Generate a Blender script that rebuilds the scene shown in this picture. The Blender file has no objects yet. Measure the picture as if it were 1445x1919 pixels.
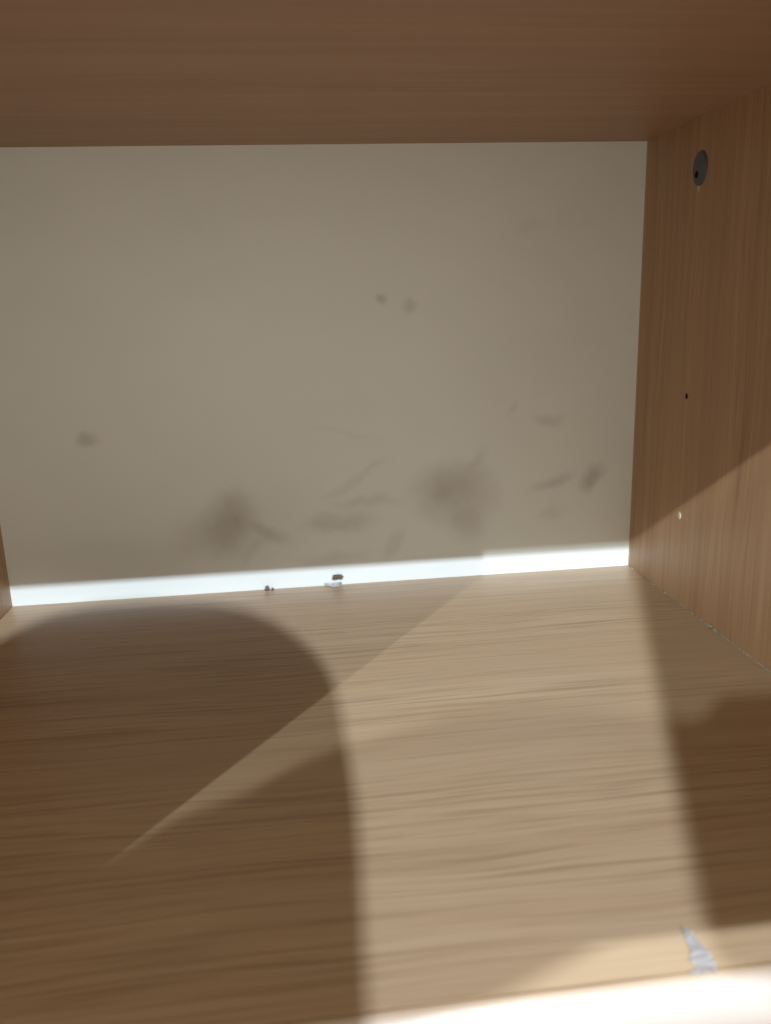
import bpy, bmesh, math, random
from mathutils import Vector, Matrix
random.seed(4)
S = bpy.context.scene
C = S.collection

# ---------------------------------------------------------------- camera
W, H = 0.4074, 0.27          # inner width and height of the compartment (m)
FRONT, SHELF = -0.423, -0.3425  # front edge of the carcass / of the lower shelf
F_PX, PITCH, YAW, ROLL = 1528.3, 0.2471, 0.1091, -0.0307
CAM = Vector((-0.2232, -0.5114, 0.1778))
cp, sp, cy, sy, cr, sr = (math.cos(PITCH), math.sin(PITCH), math.cos(YAW),
                          math.sin(YAW), math.cos(ROLL), math.sin(ROLL))
FWD = Vector((sy * cp, cy * cp, -sp))
RT0 = Vector((cy, -sy, 0.0))
UP0 = RT0.cross(FWD)
RT = cr * RT0 + sr * UP0
UP = -sr * RT0 + cr * UP0
cam_d = bpy.data.cameras.new('camera')
cam = bpy.data.objects.new('camera', cam_d)
C.objects.link(cam)
cam.matrix_world = Matrix(((RT.x, UP.x, -FWD.x, CAM.x), (RT.y, UP.y, -FWD.y, CAM.y),
                           (RT.z, UP.z, -FWD.z, CAM.z), (0, 0, 0, 1)))
cam_d.sensor_fit = 'HORIZONTAL'
cam_d.sensor_width = 36
cam_d.lens = F_PX / 1445 * 36
cam_d.clip_start = 0.005
cam_d.clip_end = 50
cam_d.dof.use_dof = True
cam_d.dof.focus_distance = 0.50
cam_d.dof.aperture_fstop = 14.0
S.camera = cam

# ---------------------------------------------------------------- world + lamps
wd = bpy.data.worlds.new('World')
S.world = wd
wd.use_nodes = True
wt = wd.node_tree
bg = wt.nodes['Background']
# room fill, shaped brightest at eye level to lift the back board
tc = wt.nodes.new('ShaderNodeTexCoord')
sx = wt.nodes.new('ShaderNodeSeparateXYZ')
wt.links.new(tc.outputs['Generated'], sx.inputs[0])
wr = wt.nodes.new('ShaderNodeMapRange')
wt.links.new(sx.outputs['Z'], wr.inputs['Value'])
wr.inputs['From Min'].default_value = -1
wr.inputs['From Max'].default_value = 1
wr.inputs['To Min'].default_value = 0
wr.inputs['To Max'].default_value = 1
wc = wt.nodes.new('ShaderNodeValToRGB')
wt.links.new(wr.outputs[0], wc.inputs[0])
WC = [(0.0, .20), (.36, .42), (.46, 1.06), (.52, 1.06), (.64, .38), (1.0, .46)]
while len(wc.color_ramp.elements) < len(WC):
    wc.color_ramp.elements.new(.5)
for e, (p_, v_) in zip(wc.color_ramp.elements, WC):
    e.position = p_
    e.color = (v_, v_ * .925, v_ * .80, 1)
# added tilt: world brighter to the right, lifting the left front of the floor
side = wt.nodes.new('ShaderNodeMath')
side.operation = 'MULTIPLY_ADD'
wt.links.new(sx.outputs['X'], side.inputs[0])
side.inputs[1].default_value = .50
side.inputs[2].default_value = .98
sc_ = wt.nodes.new('ShaderNodeVectorMath')
sc_.operation = 'SCALE'
wt.links.new(wc.outputs[0], sc_.inputs[0])
wt.links.new(side.outputs[0], sc_.inputs['Scale'])
wt.links.new(sc_.outputs[0], bg.inputs['Color'])
bg.inputs['Strength'].default_value = 1.66

LAMP_A = Vector((-0.12, -2.40, 1.472))    # straight ahead of the shelf
LAMP_B = Vector((-1.83, -2.40, 1.452))    # off to the left
LAMP_C = Vector((-0.10, -0.93, 1.66))     # nearly overhead


def lamp(name, loc, power, sx, szz, target, col):
    d = bpy.data.lights.new(name, 'AREA')
    d.shape = 'RECTANGLE'
    d.size = sx
    d.size_y = szz
    d.energy = power
    d.color = col
    o = bpy.data.objects.new(name, d)
    C.objects.link(o)
    o.location = loc
    o.rotation_euler = (Vector(target) - loc).to_track_quat('-Z', 'Y').to_euler()
    return o


lamp('room_lamp', LAMP_A, 84.0, 0.011, 0.018, (-0.2, -0.2, 0), (.84, 0.965, 1.13))
lamp('room_lamp', LAMP_B, 44.0, 0.014, 0.018, (-0.2, -0.2, 0), (.90, 1.0, 1.06))
lamp('room_lamp', LAMP_C, 29.0, 0.022, 0.022, (-0.1, -0.33, 0), (.86, .98, 1.12))

S.view_settings.view_transform = 'Standard'
S.view_settings.look = 'None'
S.view_settings.exposure = 0
S.view_settings.gamma = 1
S.view_settings.use_curve_mapping = False
S.cycles.use_denoising = True
S.cycles.max_bounces = 10
S.cycles.diffuse_bounces = 8
S.cycles.sample_clamp_indirect = 4


def at(px, py, axis, c):
    """point of the plane axis = c seen at photograph pixel (px, py)"""
    d = ((px - 722.5) / F_PX) * RT - ((py - 959.5) / F_PX) * UP + FWD
    t = (c - CAM[axis]) / d[axis]
    return CAM + t * d


# ---------------------------------------------------------------- helpers
def obj(name, bm, mat, parent=None, smooth=False):
    me = bpy.data.meshes.new(name)
    bm.normal_update()
    bm.to_mesh(me)
    bm.free()
    if smooth:
        for p in me.polygons:
            p.use_smooth = True
    me.materials.append(mat)
    o = bpy.data.objects.new(name, me)
    C.objects.link(o)
    o.parent = parent
    return o


def tag(o, label, cat, group=None):
    o['label'] = label
    o['category'] = cat
    if group:
        o['group'] = group
    return o


def box(bm, a, b, bev=0.0, seg=3):
    g = bmesh.ops.create_cube(bm, size=1)
    vs = g['verts']
    for v in vs:
        v.co = Vector([a[i] + (v.co[i] + .5) * (b[i] - a[i]) for i in range(3)])
    if bev:
        es = list({e for v in vs for e in v.link_edges})
        bmesh.ops.bevel(bm, geom=es, offset=bev, segments=seg, affect='EDGES', profile=.5)


class NT:
    def __init__(s, name):
        s.m = bpy.data.materials.new(name)
        s.m.use_nodes = True
        s.t = s.m.node_tree
        s.b = s.t.nodes['Principled BSDF']

    def n(s, kind, **kw):
        nd = s.t.nodes.new(kind)
        for k, v in kw.items():
            setattr(nd, k, v)
        return nd

    def l(s, a, b):
        s.t.links.new(a, b)

    def math(s, op, a, b=None, clamp=False):
        nd = s.n('ShaderNodeMath', operation=op, use_clamp=clamp)
        for i, v in enumerate((a, b)):
            if v is None:
                continue
            if isinstance(v, (int, float)):
                nd.inputs[i].default_value = v
            else:
                s.l(v, nd.inputs[i])
        return nd.outputs[0]

    def noise(s, vec, scale=1.0, detail=3.0, rough=.5, dist=0.0):
        nd = s.n('ShaderNodeTexNoise')
        s.l(vec, nd.inputs['Vector'])
        nd.inputs['Scale'].default_value = scale
        nd.inputs['Detail'].default_value = detail
        nd.inputs['Roughness'].default_value = rough
        nd.inputs['Distortion'].default_value = dist
        return nd.outputs['Fac']

    def scaled(s, vec, sc, loc=(0, 0, 0)):
        nd = s.n('ShaderNodeMapping')
        s.l(vec, nd.inputs['Vector'])
        nd.inputs['Scale'].default_value = sc
        nd.inputs['Location'].default_value = loc
        return nd.outputs[0]

    def ramp(s, fac, stops):
        nd = s.n('ShaderNodeValToRGB')
        cr_ = nd.color_ramp
        while len(cr_.elements) < len(stops):
            cr_.elements.new(.5)
        for e, (p, c) in zip(cr_.elements, stops):
            e.position = p
            e.color = c if len(c) == 4 else (*c, 1)
        s.l(fac, nd.inputs[0])
        return nd.outputs[0]

    def mix(s, fac, a, b, blend='MIX'):
        nd = s.n('ShaderNodeMix', data_type='RGBA', blend_type=blend)
        if isinstance(fac, (int, float)):
            nd.inputs[0].default_value = fac
        else:
            s.l(fac, nd.inputs[0])
        for i, v in ((6, a), (7, b)):
            if isinstance(v, tuple):
                nd.inputs[i].default_value = (*v, 1)
            else:
                s.l(v, nd.inputs[i])
        return nd.outputs[2]


def wood(name, along, across, light, dark, line, rough=.38, strength=1.0, off=0.0, lines=1.0):
    """printed wood-grain laminate: streaks run along one axis of the board"""
    t = NT(name)
    co = t.n('ShaderNodeTexCoord').outputs['Object']

    def sc(a, c):
        v = [1.0, 1.0, 1.0]
        v[along] = a
        v[across] = c
        v[3 - along - across] = 0.0
        return tuple(v)
    wv = t.noise(t.scaled(co, sc(5, 14), (off, off, off)), 1, 2, .5)      # slow waviness of the streaks
    cmb = t.n('ShaderNodeCombineXYZ')
    t.l(t.math('MULTIPLY', t.math('SUBTRACT', wv, .5), .016), cmb.inputs[across])
    add = t.n('ShaderNodeVectorMath', operation='ADD')
    t.l(co, add.inputs[0])
    t.l(cmb.outputs[0], add.inputs[1])
    v = add.outputs[0]
    broad = t.noise(t.scaled(v, sc(1.6, 38), (off, 3.1 + off, off)), 1, 3, .55)
    med = t.noise(t.scaled(v, sc(3.5, 210), (off, 7.7, 1.3 + off)), 1, 3, .6)
    fine = t.noise(t.scaled(v, sc(16, 900), (off, 1.7, off)), 1, 2, .6)
    thin = t.noise(t.scaled(v, sc(8, 520), (5.2 + off, 9.7, off)), 1, 2.5, .6)
    hair = t.noise(t.scaled(v, sc(17, 950), (2.2 + off, 4.1, off)), 1, 2, .6)
    zone = t.noise(t.scaled(co, sc(2.2, 16), (3.3 + off, off, 8.1)), 1, 2, .5)
    f = t.math('ADD', t.math('MULTIPLY', broad, .42),
               t.math('ADD', t.math('MULTIPLY', med, .40), t.math('MULTIPLY', fine, .18)))
    col = t.ramp(f, [(0.5 - .16 / strength, dark), (0.5 + .14 / strength, light)])
    lm = t.ramp(thin, [(.52, (0, 0, 0)), (.66, (1, 1, 1))])
    zm = t.ramp(zone, [(.40, (.30, .30, .30)), (.60, (1, 1, 1))])
    col = t.mix(t.math('MULTIPLY', lm, t.math('MULTIPLY', zm, .52 * lines)), col, line)
    hm = t.ramp(hair, [(.52, (0, 0, 0)), (.68, (1, 1, 1))])
    col = t.mix(t.math('MULTIPLY', hm, t.math('MULTIPLY', zm, .46 * lines)), col, line)
    smudge = t.noise(t.scaled(co, (9, 9, 9), (off, 2, 0)), 1, 3, .6)
    col = t.mix(t.math('MULTIPLY', t.math('SUBTRACT', smudge, .45, True), .35), col, (.46, .40, .33))
    t.l(col, t.b.inputs['Base Color'])
    r = t.math('ADD', t.math('MULTIPLY', smudge, .16), rough - .08)
    t.l(r, t.b.inputs['Roughness'])
    t.b.inputs['Specular IOR Level'].default_value = .42
    bp = t.n('ShaderNodeBump')
    bp.inputs['Strength'].default_value = .10
    bp.inputs['Distance'].default_value = .0004
    t.l(t.math('ADD', med, fine), bp.inputs['Height'])
    t.l(bp.outputs[0], t.b.inputs['Normal'])
    return t.m


WL, WD, WN = (.520, .378, .232), (.440, .302, .178), (.190, .108, .060)
m_shelf = wood('shelf_laminate', 0, 1, WL, WD, WN)
m_top = wood('top_laminate', 0, 1, (.460, .282, .170), (.370, .218, .130), WN, off=4.3, rough=.5, lines=.42, strength=.9)
m_side = wood('side_laminate', 2, 1, (.475, .300, .162), (.345, .200, .104), (.170, .092, .046), off=1.9, rough=.45, lines=.75)


def plain(name, col, rough=.5, var=.12, scale=60, spec=.4, metal=0):
    t = NT(name)
    co = t.n('ShaderNodeTexCoord').outputs['Object']
    n = t.noise(co, scale, 4, .6)
    dk = tuple(c * (1 - var * 2) for c in col)
    t.l(t.ramp(n, [(.3, dk), (.65, col)]), t.b.inputs['Base Color'])
    t.b.inputs['Roughness'].default_value = rough
    t.b.inputs['Specular IOR Level'].default_value = spec
    t.b.inputs['Metallic'].default_value = metal
    return t.m


# white back board with greasy, dusty smudges (pixel centre, radii in px, turn, strength)
SM = [(855, 930, 88, 66, 0, .34), (838, 905, 56, 44, .2, .14), (880, 990, 34, 34, .5, .20),
      (430, 985, 58, 74, -.35, .34), (445, 960, 34, 42, .2, .14), (380, 1010, 80, 48, .3, .17),
      (502, 1000, 38, 20, -.5, .26), (478, 1030, 42, 14, .8, .14), (632, 982, 72, 22, .05, .27),
      (625, 1048, 80, 16, .05, .16), (1038, 902, 44, 14, .3, .28), (1105, 897, 16, 30, -.25, .42),
      (1125, 884, 12, 20, -.2, .18), (165, 823, 24, 17, .2, .34), (720, 567, 13, 15, 0, .36),
      (773, 574, 18, 12, .8, .26), (1030, 785, 32, 14, 0, .19), (962, 768, 18, 10, .9, .13),
      (690, 944, 68, 14, 0, .17), (668, 900, 76, 10, .55, .12), (737, 1022, 14, 34, -.6, .19),
      (995, 422, 36, 12, .2, .09), (895, 858, 34, 14, .9, .14), (1030, 965, 26, 14, 0, .12),
      (560, 985, 200, 105, .1, .07), (160, 1060, 200, 60, 0, .08), (640, 812, 90, 8, -.2, .06)]


def back_mat():
    t = NT('white_back_board')
    co = t.n('ShaderNodeTexCoord').outputs['Object']
    ns = t.n('ShaderNodeTexNoise')
    t.l(co, ns.inputs['Vector'])
    ns.inputs['Scale'].default_value = 42
    ns.inputs['Detail'].default_value = 4
    sub = t.n('ShaderNodeVectorMath', operation='SUBTRACT')
    t.l(ns.outputs['Color'], sub.inputs[0])
    sub.inputs[1].default_value = (.5, .5, .5)
    scl = t.n('ShaderNodeVectorMath', operation='SCALE')
    t.l(sub.outputs[0], scl.inputs[0])
    scl.inputs['Scale'].default_value = .015
    add = t.n('ShaderNodeVectorMath', operation='ADD')
    t.l(co, add.inputs[0])
    t.l(scl.outputs[0], add.inputs[1])
    tot = None
    for (px, py, rx, ry, a, k) in SM:
        c = at(px, py, 1, 0.0)
        mm = (at(px + 10, py, 1, 0) - at(px - 10, py, 1, 0)).length / 20
        mp = t.n('ShaderNodeMapping', vector_type='TEXTURE')
        t.l(add.outputs[0], mp.inputs['Vector'])
        mp.inputs['Location'].default_value = (c.x, 0, c.z)
        mp.inputs['Rotation'].default_value = (0, -a, 0)
        mp.inputs['Scale'].default_value = (rx * mm, 1.0, ry * mm)
        ln = t.n('ShaderNodeVectorMath', operation='LENGTH')
        t.l(mp.outputs[0], ln.inputs[0])
        mr = t.n('ShaderNodeMapRange', interpolation_type='SMOOTHSTEP')
        t.l(ln.outputs['Value'], mr.inputs['Value'])
        mr.inputs['From Min'].default_value = 1.32
        mr.inputs['From Max'].default_value = .15
        mr.inputs['To Max'].default_value = k * .88
        v = mr.outputs[0]
        tot = v if tot is None else t.math('ADD', tot, v)
    patch = t.noise(co, 60, 4, .6)
    tot = t.math('MULTIPLY', tot, t.math('ADD', t.math('MULTIPLY', patch, .9), .55), True)
    cloud = t.noise(t.scaled(co, (1, 1, 1.4)), 13, 3, .5)
    base = t.ramp(cloud, [(.3, (.76, .80, .75)), (.7, (.79, .83, .78))])
    col = t.mix(tot, base, (.23, .195, .15))
    t.l(col, t.b.inputs['Base Color'])
    t.b.inputs['Roughness'].default_value = .42
    t.b.inputs['Specular IOR Level'].default_value = .35
    return t.m


m_back = back_mat()
m_band = plain('cream_edge_band', (.62, .545, .48), .35, .03, 30, .5)
_c = m_band.node_tree.nodes['Principled BSDF'].inputs['Base Color'].links[0].from_socket
_t = m_band.node_tree
_tc = _t.nodes.new('ShaderNodeTexCoord')
_sx = _t.nodes.new('ShaderNodeSeparateXYZ')
_t.links.new(_tc.outputs['Object'], _sx.inputs[0])
_mr = _t.nodes.new('ShaderNodeMapRange')       # wood-to-cream fade paints the soft bright roll-off into the edge colour
_mr.interpolation_type = 'SMOOTHSTEP'
_t.links.new(_sx.outputs['Y'], _mr.inputs['Value'])
_mr.inputs['From Min'].default_value = SHELF + .0056
_mr.inputs['From Max'].default_value = SHELF - .0002
_mx = _t.nodes.new('ShaderNodeMix')
_mx.data_type = 'RGBA'
_t.links.new(_mr.outputs[0], _mx.inputs[0])
_mx.inputs[6].default_value = (.44, .31, .19, 1)
_t.links.new(_c, _mx.inputs[7])
_t.links.new(_mx.outputs[2], m_band.node_tree.nodes['Principled BSDF'].inputs['Base Color'])
m_pad = plain('grey_plastic_cap', (.095, .105, .125), .45, .1, 200)
m_hole = plain('hole_dark', (.012, .009, .007), .9, .1, 100, .1)
m_chip = plain('bare_chip', (.74, .66, .52), .8, .15, 400, .2)
m_crumb = plain('crumb_brown', (.24, .185, .14), .9, .4, 1200, .2)
m_flake = plain('white_flake', (.80, .79, .76), .7, .02, 500, .3)
m_tape = plain('torn_tape', (.50, .47, .45), .4, .06, 260, .5)
m_tape.node_tree.nodes['Principled BSDF'].inputs['Alpha'].default_value = .5
m_dust = plain('seam_dust', (.50, .41, .30), .9, .3, 900, .2)
m_dim = plain('blocker_dark', (.12, .10, .09), .9, .2, 30, .1)  # dark surface of the unseen slabs that block the lamps

# ---------------------------------------------------------------- the cabinet
TH = .016
cab = bpy.data.objects.new('cabinet', None)
C.objects.link(cab)
cab.location = (0, 0, 0)
tag(cab, 'open wood-grain laminate cabinet compartment with smudged white back board', 'cabinet')

R_BAND = .0056
bm = bmesh.new()
box(bm, (-W + .0003, SHELF + R_BAND, -.018), (-.0003, .0015, 0), 0)
shelf = obj('bottom_shelf', bm, m_shelf, cab)
# rounded white edge banding along the shelf's front
bm = bmesh.new()
prof = []
R = .0058
for i in range(9):
    a = math.radians(90 + i * 90 / 8)
    prof.append((SHELF + .0056 + R * math.cos(a), -R + R * math.sin(a) - .0002))
prof += [(SHELF - .0002, -.030), (SHELF + .0056, -.030)]
n = 40
rows = []
for k in range(n + 1):
    x = -W + .0005 + (W - .001) * k / n
    rows.append([bm.verts.new((x, y + (0.00015 * math.sin(x * 90)), z)) for y, z in prof])
for k in range(n):
    for j in range(len(prof) - 1):
        bm.faces.new((rows[k][j], rows[k][j + 1], rows[k + 1][j + 1], rows[k + 1][j]))
    bm.faces.new((rows[k][-1], rows[k][0], rows[k + 1][0], rows[k + 1][-1]))
bmesh.ops.recalc_face_normals(bm, faces=bm.faces)
obj('edge_band', bm, m_band, shelf, True)

bm = bmesh.new()
box(bm, (-W - TH, FRONT, H), (TH, .010, H + TH), .0006, 2)
obj('top_panel', bm, m_top, cab)
for x0, x1 in ((0, TH), (-W - TH, -W)):
    bm = bmesh.new()
    box(bm, (x0, FRONT, -.25), (x1, .010, H + .002), 0)
    sp_ = obj('side_panel', bm, m_side, cab)
    if x0 == 0:
        right = sp_
bm = bmesh.new()
box(bm, (-W, .0018, -.02), (0, .005, H), 0)
back = obj('back_panel', bm, m_back, cab)
# the lower front rail just under the shelf, pale
bm = bmesh.new()
box(bm, (-W + .001, SHELF + .001, -.20), (-.001, SHELF + .017, -.0305), .0006, 2)
obj('lower_rail', bm, m_band, cab)


def disc(bm, c, ry, rz, depth, seg=28, jitter=0.0):
    """short plug let into the right side panel, facing -x"""
    ring0, ring1 = [], []
    for i in range(seg):
        a = 2 * math.pi * i / seg
        j = 1 + random.uniform(-jitter, jitter)
        ring0.append(bm.verts.new((c[0] - depth, c[1] + .94 * ry * j * math.cos(a), c[2] + .94 * rz * j * math.sin(a))))
        ring1.append(bm.verts.new((c[0] + .0004, c[1] + ry * j * math.cos(a), c[2] + rz * j * math.sin(a))))
    bm.faces.new(ring0)
    for i in range(seg):
        bm.faces.new((ring0[i], ring1[i], ring1[(i + 1) % seg], ring0[(i + 1) % seg]))
    bmesh.ops.recalc_face_normals(bm, faces=bm.faces)


p = at(1313, 316, 0, 0)
bm = bmesh.new()
disc(bm, p, .0074, .0084, .0009)
disc(bm, p, .0081, .0092, .0005)
capo = obj('fitting_cap', bm, m_pad, right)
q = at(1306, 328, 0, -.0008)
bm = bmesh.new()
disc(bm, q, .0019, .0019, .0002, 14)
obj('socket_hole', bm, m_hole, capo)
q = at(1310, 352, 0, 0)
bm = bmesh.new()
disc(bm, q, .0012, .0017, .0002, 9, .3)
obj('chipped_spot', bm, m_chip, right)
q = at(1287, 743, 0, 0)
bm = bmesh.new()
disc(bm, q, .0013, .0018, .0002, 12, .12)
obj('pin_hole', bm, m_hole, right)
q = at(1274, 966, 0, 0)
bm = bmesh.new()
disc(bm, q, .0018, .0022, .0004, 10, .15)
obj('filled_pin_hole', bm, m_chip, right)

# dusty bead in the joint between shelf and right side panel
bm = bmesh.new()
prev = None
for i in range(90):
    y = -.002 - i * .0031
    w = .00018 + .00022 * abs(math.sin(i * .9) * math.sin(i * .37 + 1)) + (random.random() ** 6) * .0009
    ring = [bm.verts.new((-.0004 - w, y, .0001)), bm.verts.new((-.0002 - w * .6, y, w * .7)), bm.verts.new((-.0001, y, w))]
    if prev:
        for j in range(2):
            bm.faces.new((prev[j], prev[j + 1], ring[j + 1], ring[j]))
    prev = ring
obj('joint_dust', bm, m_dust, cab)


# ---------------------------------------------------------------- litter
def lump(name, c, s, mat, label, cat, seed, group=None):
    rnd = random.Random(seed)
    bm = bmesh.new()
    bmesh.ops.create_icosphere(bm, subdivisions=2, radius=1)
    for v in bm.verts:
        k = rnd.uniform(.55, 1.25)
        v.co = Vector((v.co.x * s[0] * k, v.co.y * s[1] * k, v.co.z * s[2] * k))
    zmin = min(v.co.z for v in bm.verts)
    for v in bm.verts:
        v.co.z -= zmin
    o = obj(name, bm, mat)
    o.location = c
    return tag(o, label, cat, group)


def crumb_cluster(c, s, seed, label, n=5):
    rnd = random.Random(seed)
    bm = bmesh.new()
    for k in range(n):
        g = bmesh.ops.create_icosphere(bm, subdivisions=1, radius=1)
        off = Vector((rnd.uniform(-1, 1) * s[0] * .75, rnd.uniform(-.4, .4) * s[1], rnd.uniform(.25, 1) * s[2]))
        r = rnd.uniform(.28, .55)
        for v in g['verts']:
            kk = rnd.uniform(.6, 1.3)
            v.co = Vector((v.co.x * s[0] * r * kk, v.co.y * s[1] * r * kk, v.co.z * s[2] * r * kk)) + off
    zmin = min(v.co.z for v in bm.verts)
    for v in bm.verts:
        v.co.z -= zmin
    o = obj('crumb', bm, m_crumb)
    o.location = c
    return tag(o, label, 'crumb')


a = at(632, 1087, 1, .0002)
crumb_cluster((a.x, -.0010, a.z + .0004), (  .0040, .0018, .0029), 3, 'larger dark crumb stuck on the white back board above the pale flake', 7)
a = at(507, 1105, 1, -.002)
crumb_cluster((a.x, -.003, 0.0001), (  .0030, .0016, .0034), 8, 'small dark crumb at the foot of the white back board left of the flake', 6)

# thin pale flake lifting from the joint under the larger crumb
bm = bmesh.new()
pts = [at(608, 1096, 2, .0006), at(617, 1099, 2, .0006), at(627, 1101, 2, .0006), at(636, 1100, 2, .0006), at(641, 1095, 2, .0006)]
lo = [bm.verts.new((q.x, q.y, .0004 + (0 if i in (0, 4) else .0005))) for i, q in enumerate(pts)]
hi = [bm.verts.new((q.x,   .0006, .0021)) for q in pts]
for i in range(4):
    bm.faces.new((lo[i], lo[i + 1], hi[i + 1], hi[i]))
g = bmesh.ops.solidify(bm, geom=bm.faces[:], thickness=.0003)
fl = obj('flake', bm, m_flake)
tag(fl, 'thin pale flake curling from the joint of back board and shelf', 'flake')

for px, py, s_, lab in ((1305, 1151, .0009, 'tiny pale crumb in the right shelf joint nearer the back'),
                        (1340, 1176, .0013, 'tiny pale crumb in the right shelf joint nearer the front')):
    q = at(px, py, 2, .0)
    lump('dust_crumb', (min(q.x, -.0012), q.y, .0001), (s_, s_ * 1.3, s_ * .8), m_dust, lab, 'crumb', px)

# torn scrap of translucent tape near the shelf's front edge
bm = bmesh.new()
outl = [(1277, 1734), (1291, 1738), (1305, 1752), (1318, 1770), (1333, 1788), (1343, 1806), (1354, 1829),
        (1340, 1833), (1322, 1831), (1300, 1834), (1296, 1820), (1303, 1808), (1292, 1796), (1296, 1780), (1288, 1768), (1284, 1752)]
vs = []
for i, (px, py) in enumerate(outl):
    q = at(px, py, 2, .0006)
    vs.append(bm.verts.new((q.x, max(q.y, -.3385), .00045 + .0003 * math.sin(i * 2.1))))
f = bm.faces.new(vs)
bmesh.ops.triangulate(bm, faces=[f])
bmesh.ops.subdivide_edges(bm, edges=bm.edges[:], cuts=2, use_grid_fill=True)
for v in bm.verts:
    v.co.z += .00022 * math.sin(v.co.x * 2600) * math.sin(v.co.y * 1900 + 1)
bmesh.ops.recalc_face_normals(bm, faces=bm.faces)
bmesh.ops.solidify(bm, geom=bm.faces[:], thickness=.0002)
tag(obj('tape_scrap', bm, m_tape), 'torn whitish tape scrap stuck at the front edge of the lower shelf', 'tape')


# ---------------------------------------------------------------- unseen slabs, outlines shaped to shade the shelf
def solid(name, pts, th, label, cat, axis=1):
    """a thick, round-edged solid with outline pts in the plane axis = const"""
    bm = bmesh.new()
    vs = [bm.verts.new(p_) for p_ in pts]
    f = bm.faces.new(vs)
    r = bmesh.ops.extrude_face_region(bm, geom=[f])
    d = Vector((0, 0, 0))
    d[axis] = -th if axis == 1 else th
    top = [g_ for g_ in r['geom'] if isinstance(g_, bmesh.types.BMVert)]
    c = sum((v.co for v in top), Vector()) / len(top)
    for v in top:
        v.co = c + (v.co - c) * .9 + d
    bmesh.ops.recalc_face_normals(bm, faces=bm.faces)
    return tag(obj(name, bm, m_dim), label, cat)


def shade(L, y0, flo):
    out = []
    for x, y in flo:
        P = Vector((x, y, 0))
        t = (y0 - y) / (L.y - y)
        out.append(P + t * (L - P))
    return out


def px2(lst):
    return [tuple(at(x, y, 2, 0)[:2]) for x, y in lst]


# unseen slab cut to cast the head-and-shoulder shadow of the straight lamp
flo = [(-.9, -.36), (-.9, -.12), (-.55, -.12), (-.43, -.085)] + px2(
    [(0, 1200), (50, 1172), (110, 1148), (180, 1134), (260, 1128), (330, 1127), (400, 1130), (460, 1142), (515, 1165),
     (560, 1195), (595, 1228), (618, 1262), (632, 1300), (642, 1350), (655, 1420), (668, 1500), (675, 1600),
     (680, 1700), (685, 1800), (690, 1900)]) + [(-.215, -.42), (-.24, -.5), (-.9, -.5)]
solid('head_blocker', shade(LAMP_A, -1.10, flo), .06, 'unseen slab shaped to cast a head and shoulder shadow of the photographer', 'head_blocker')
# added slab, out of view, blocks the straight lamp on the right
flo = px2([(1349, 1815), (1310, 1700), (1240, 1340), (1192, 1090)]) + [(.05, .135), (.5, .3), (.5, -.333), (-.117, -.336)]
solid('right_blocker', shade(LAMP_A, -1.10, flo), .018, 'unseen slab added to shade the right of the shelf', 'blocker')
# unseen slab outlined to cast the arm shadow of the left lamp
flo = px2([(220, 1600), (330, 1532), (450, 1490), (560, 1430), (640, 1400), (700, 1382), (850, 1338), (960, 1324), (1100, 1325),
           (1250, 1346), (1305, 1347), (1325, 1340), (1340, 1312), (1360, 1303), (1445, 1298)]) + [
    (.12, -.19), (.12, -.331), (-.40, -.331), (-.40, -.30)]
solid('arm_blocker', shade(LAMP_B, -1.00, flo), .05, 'unseen slab shaped to cast the arm shadow band across the shelf', 'arm')
# added slab, out of view, keeps the overhead lamp off the left front
flo = px2([(1290, 1700), (1285, 1722), (1220, 1738), (1150, 1760), (1040, 1815), (945, 1866)]) + [(-.215, -.347), (-.34, -.352), (-.34, -.325), (-.20, -.29), (-.13, -.285)]
z0 = .42
pts = []
for x, y in flo:
    P = Vector((x, y, 0))
    pts.append(P + (z0 / LAMP_C.z) * (LAMP_C - P))
solid('top_blocker', pts, .04, 'unseen slab added to keep overhead light off the shelf front', 'top_blocker', 2)
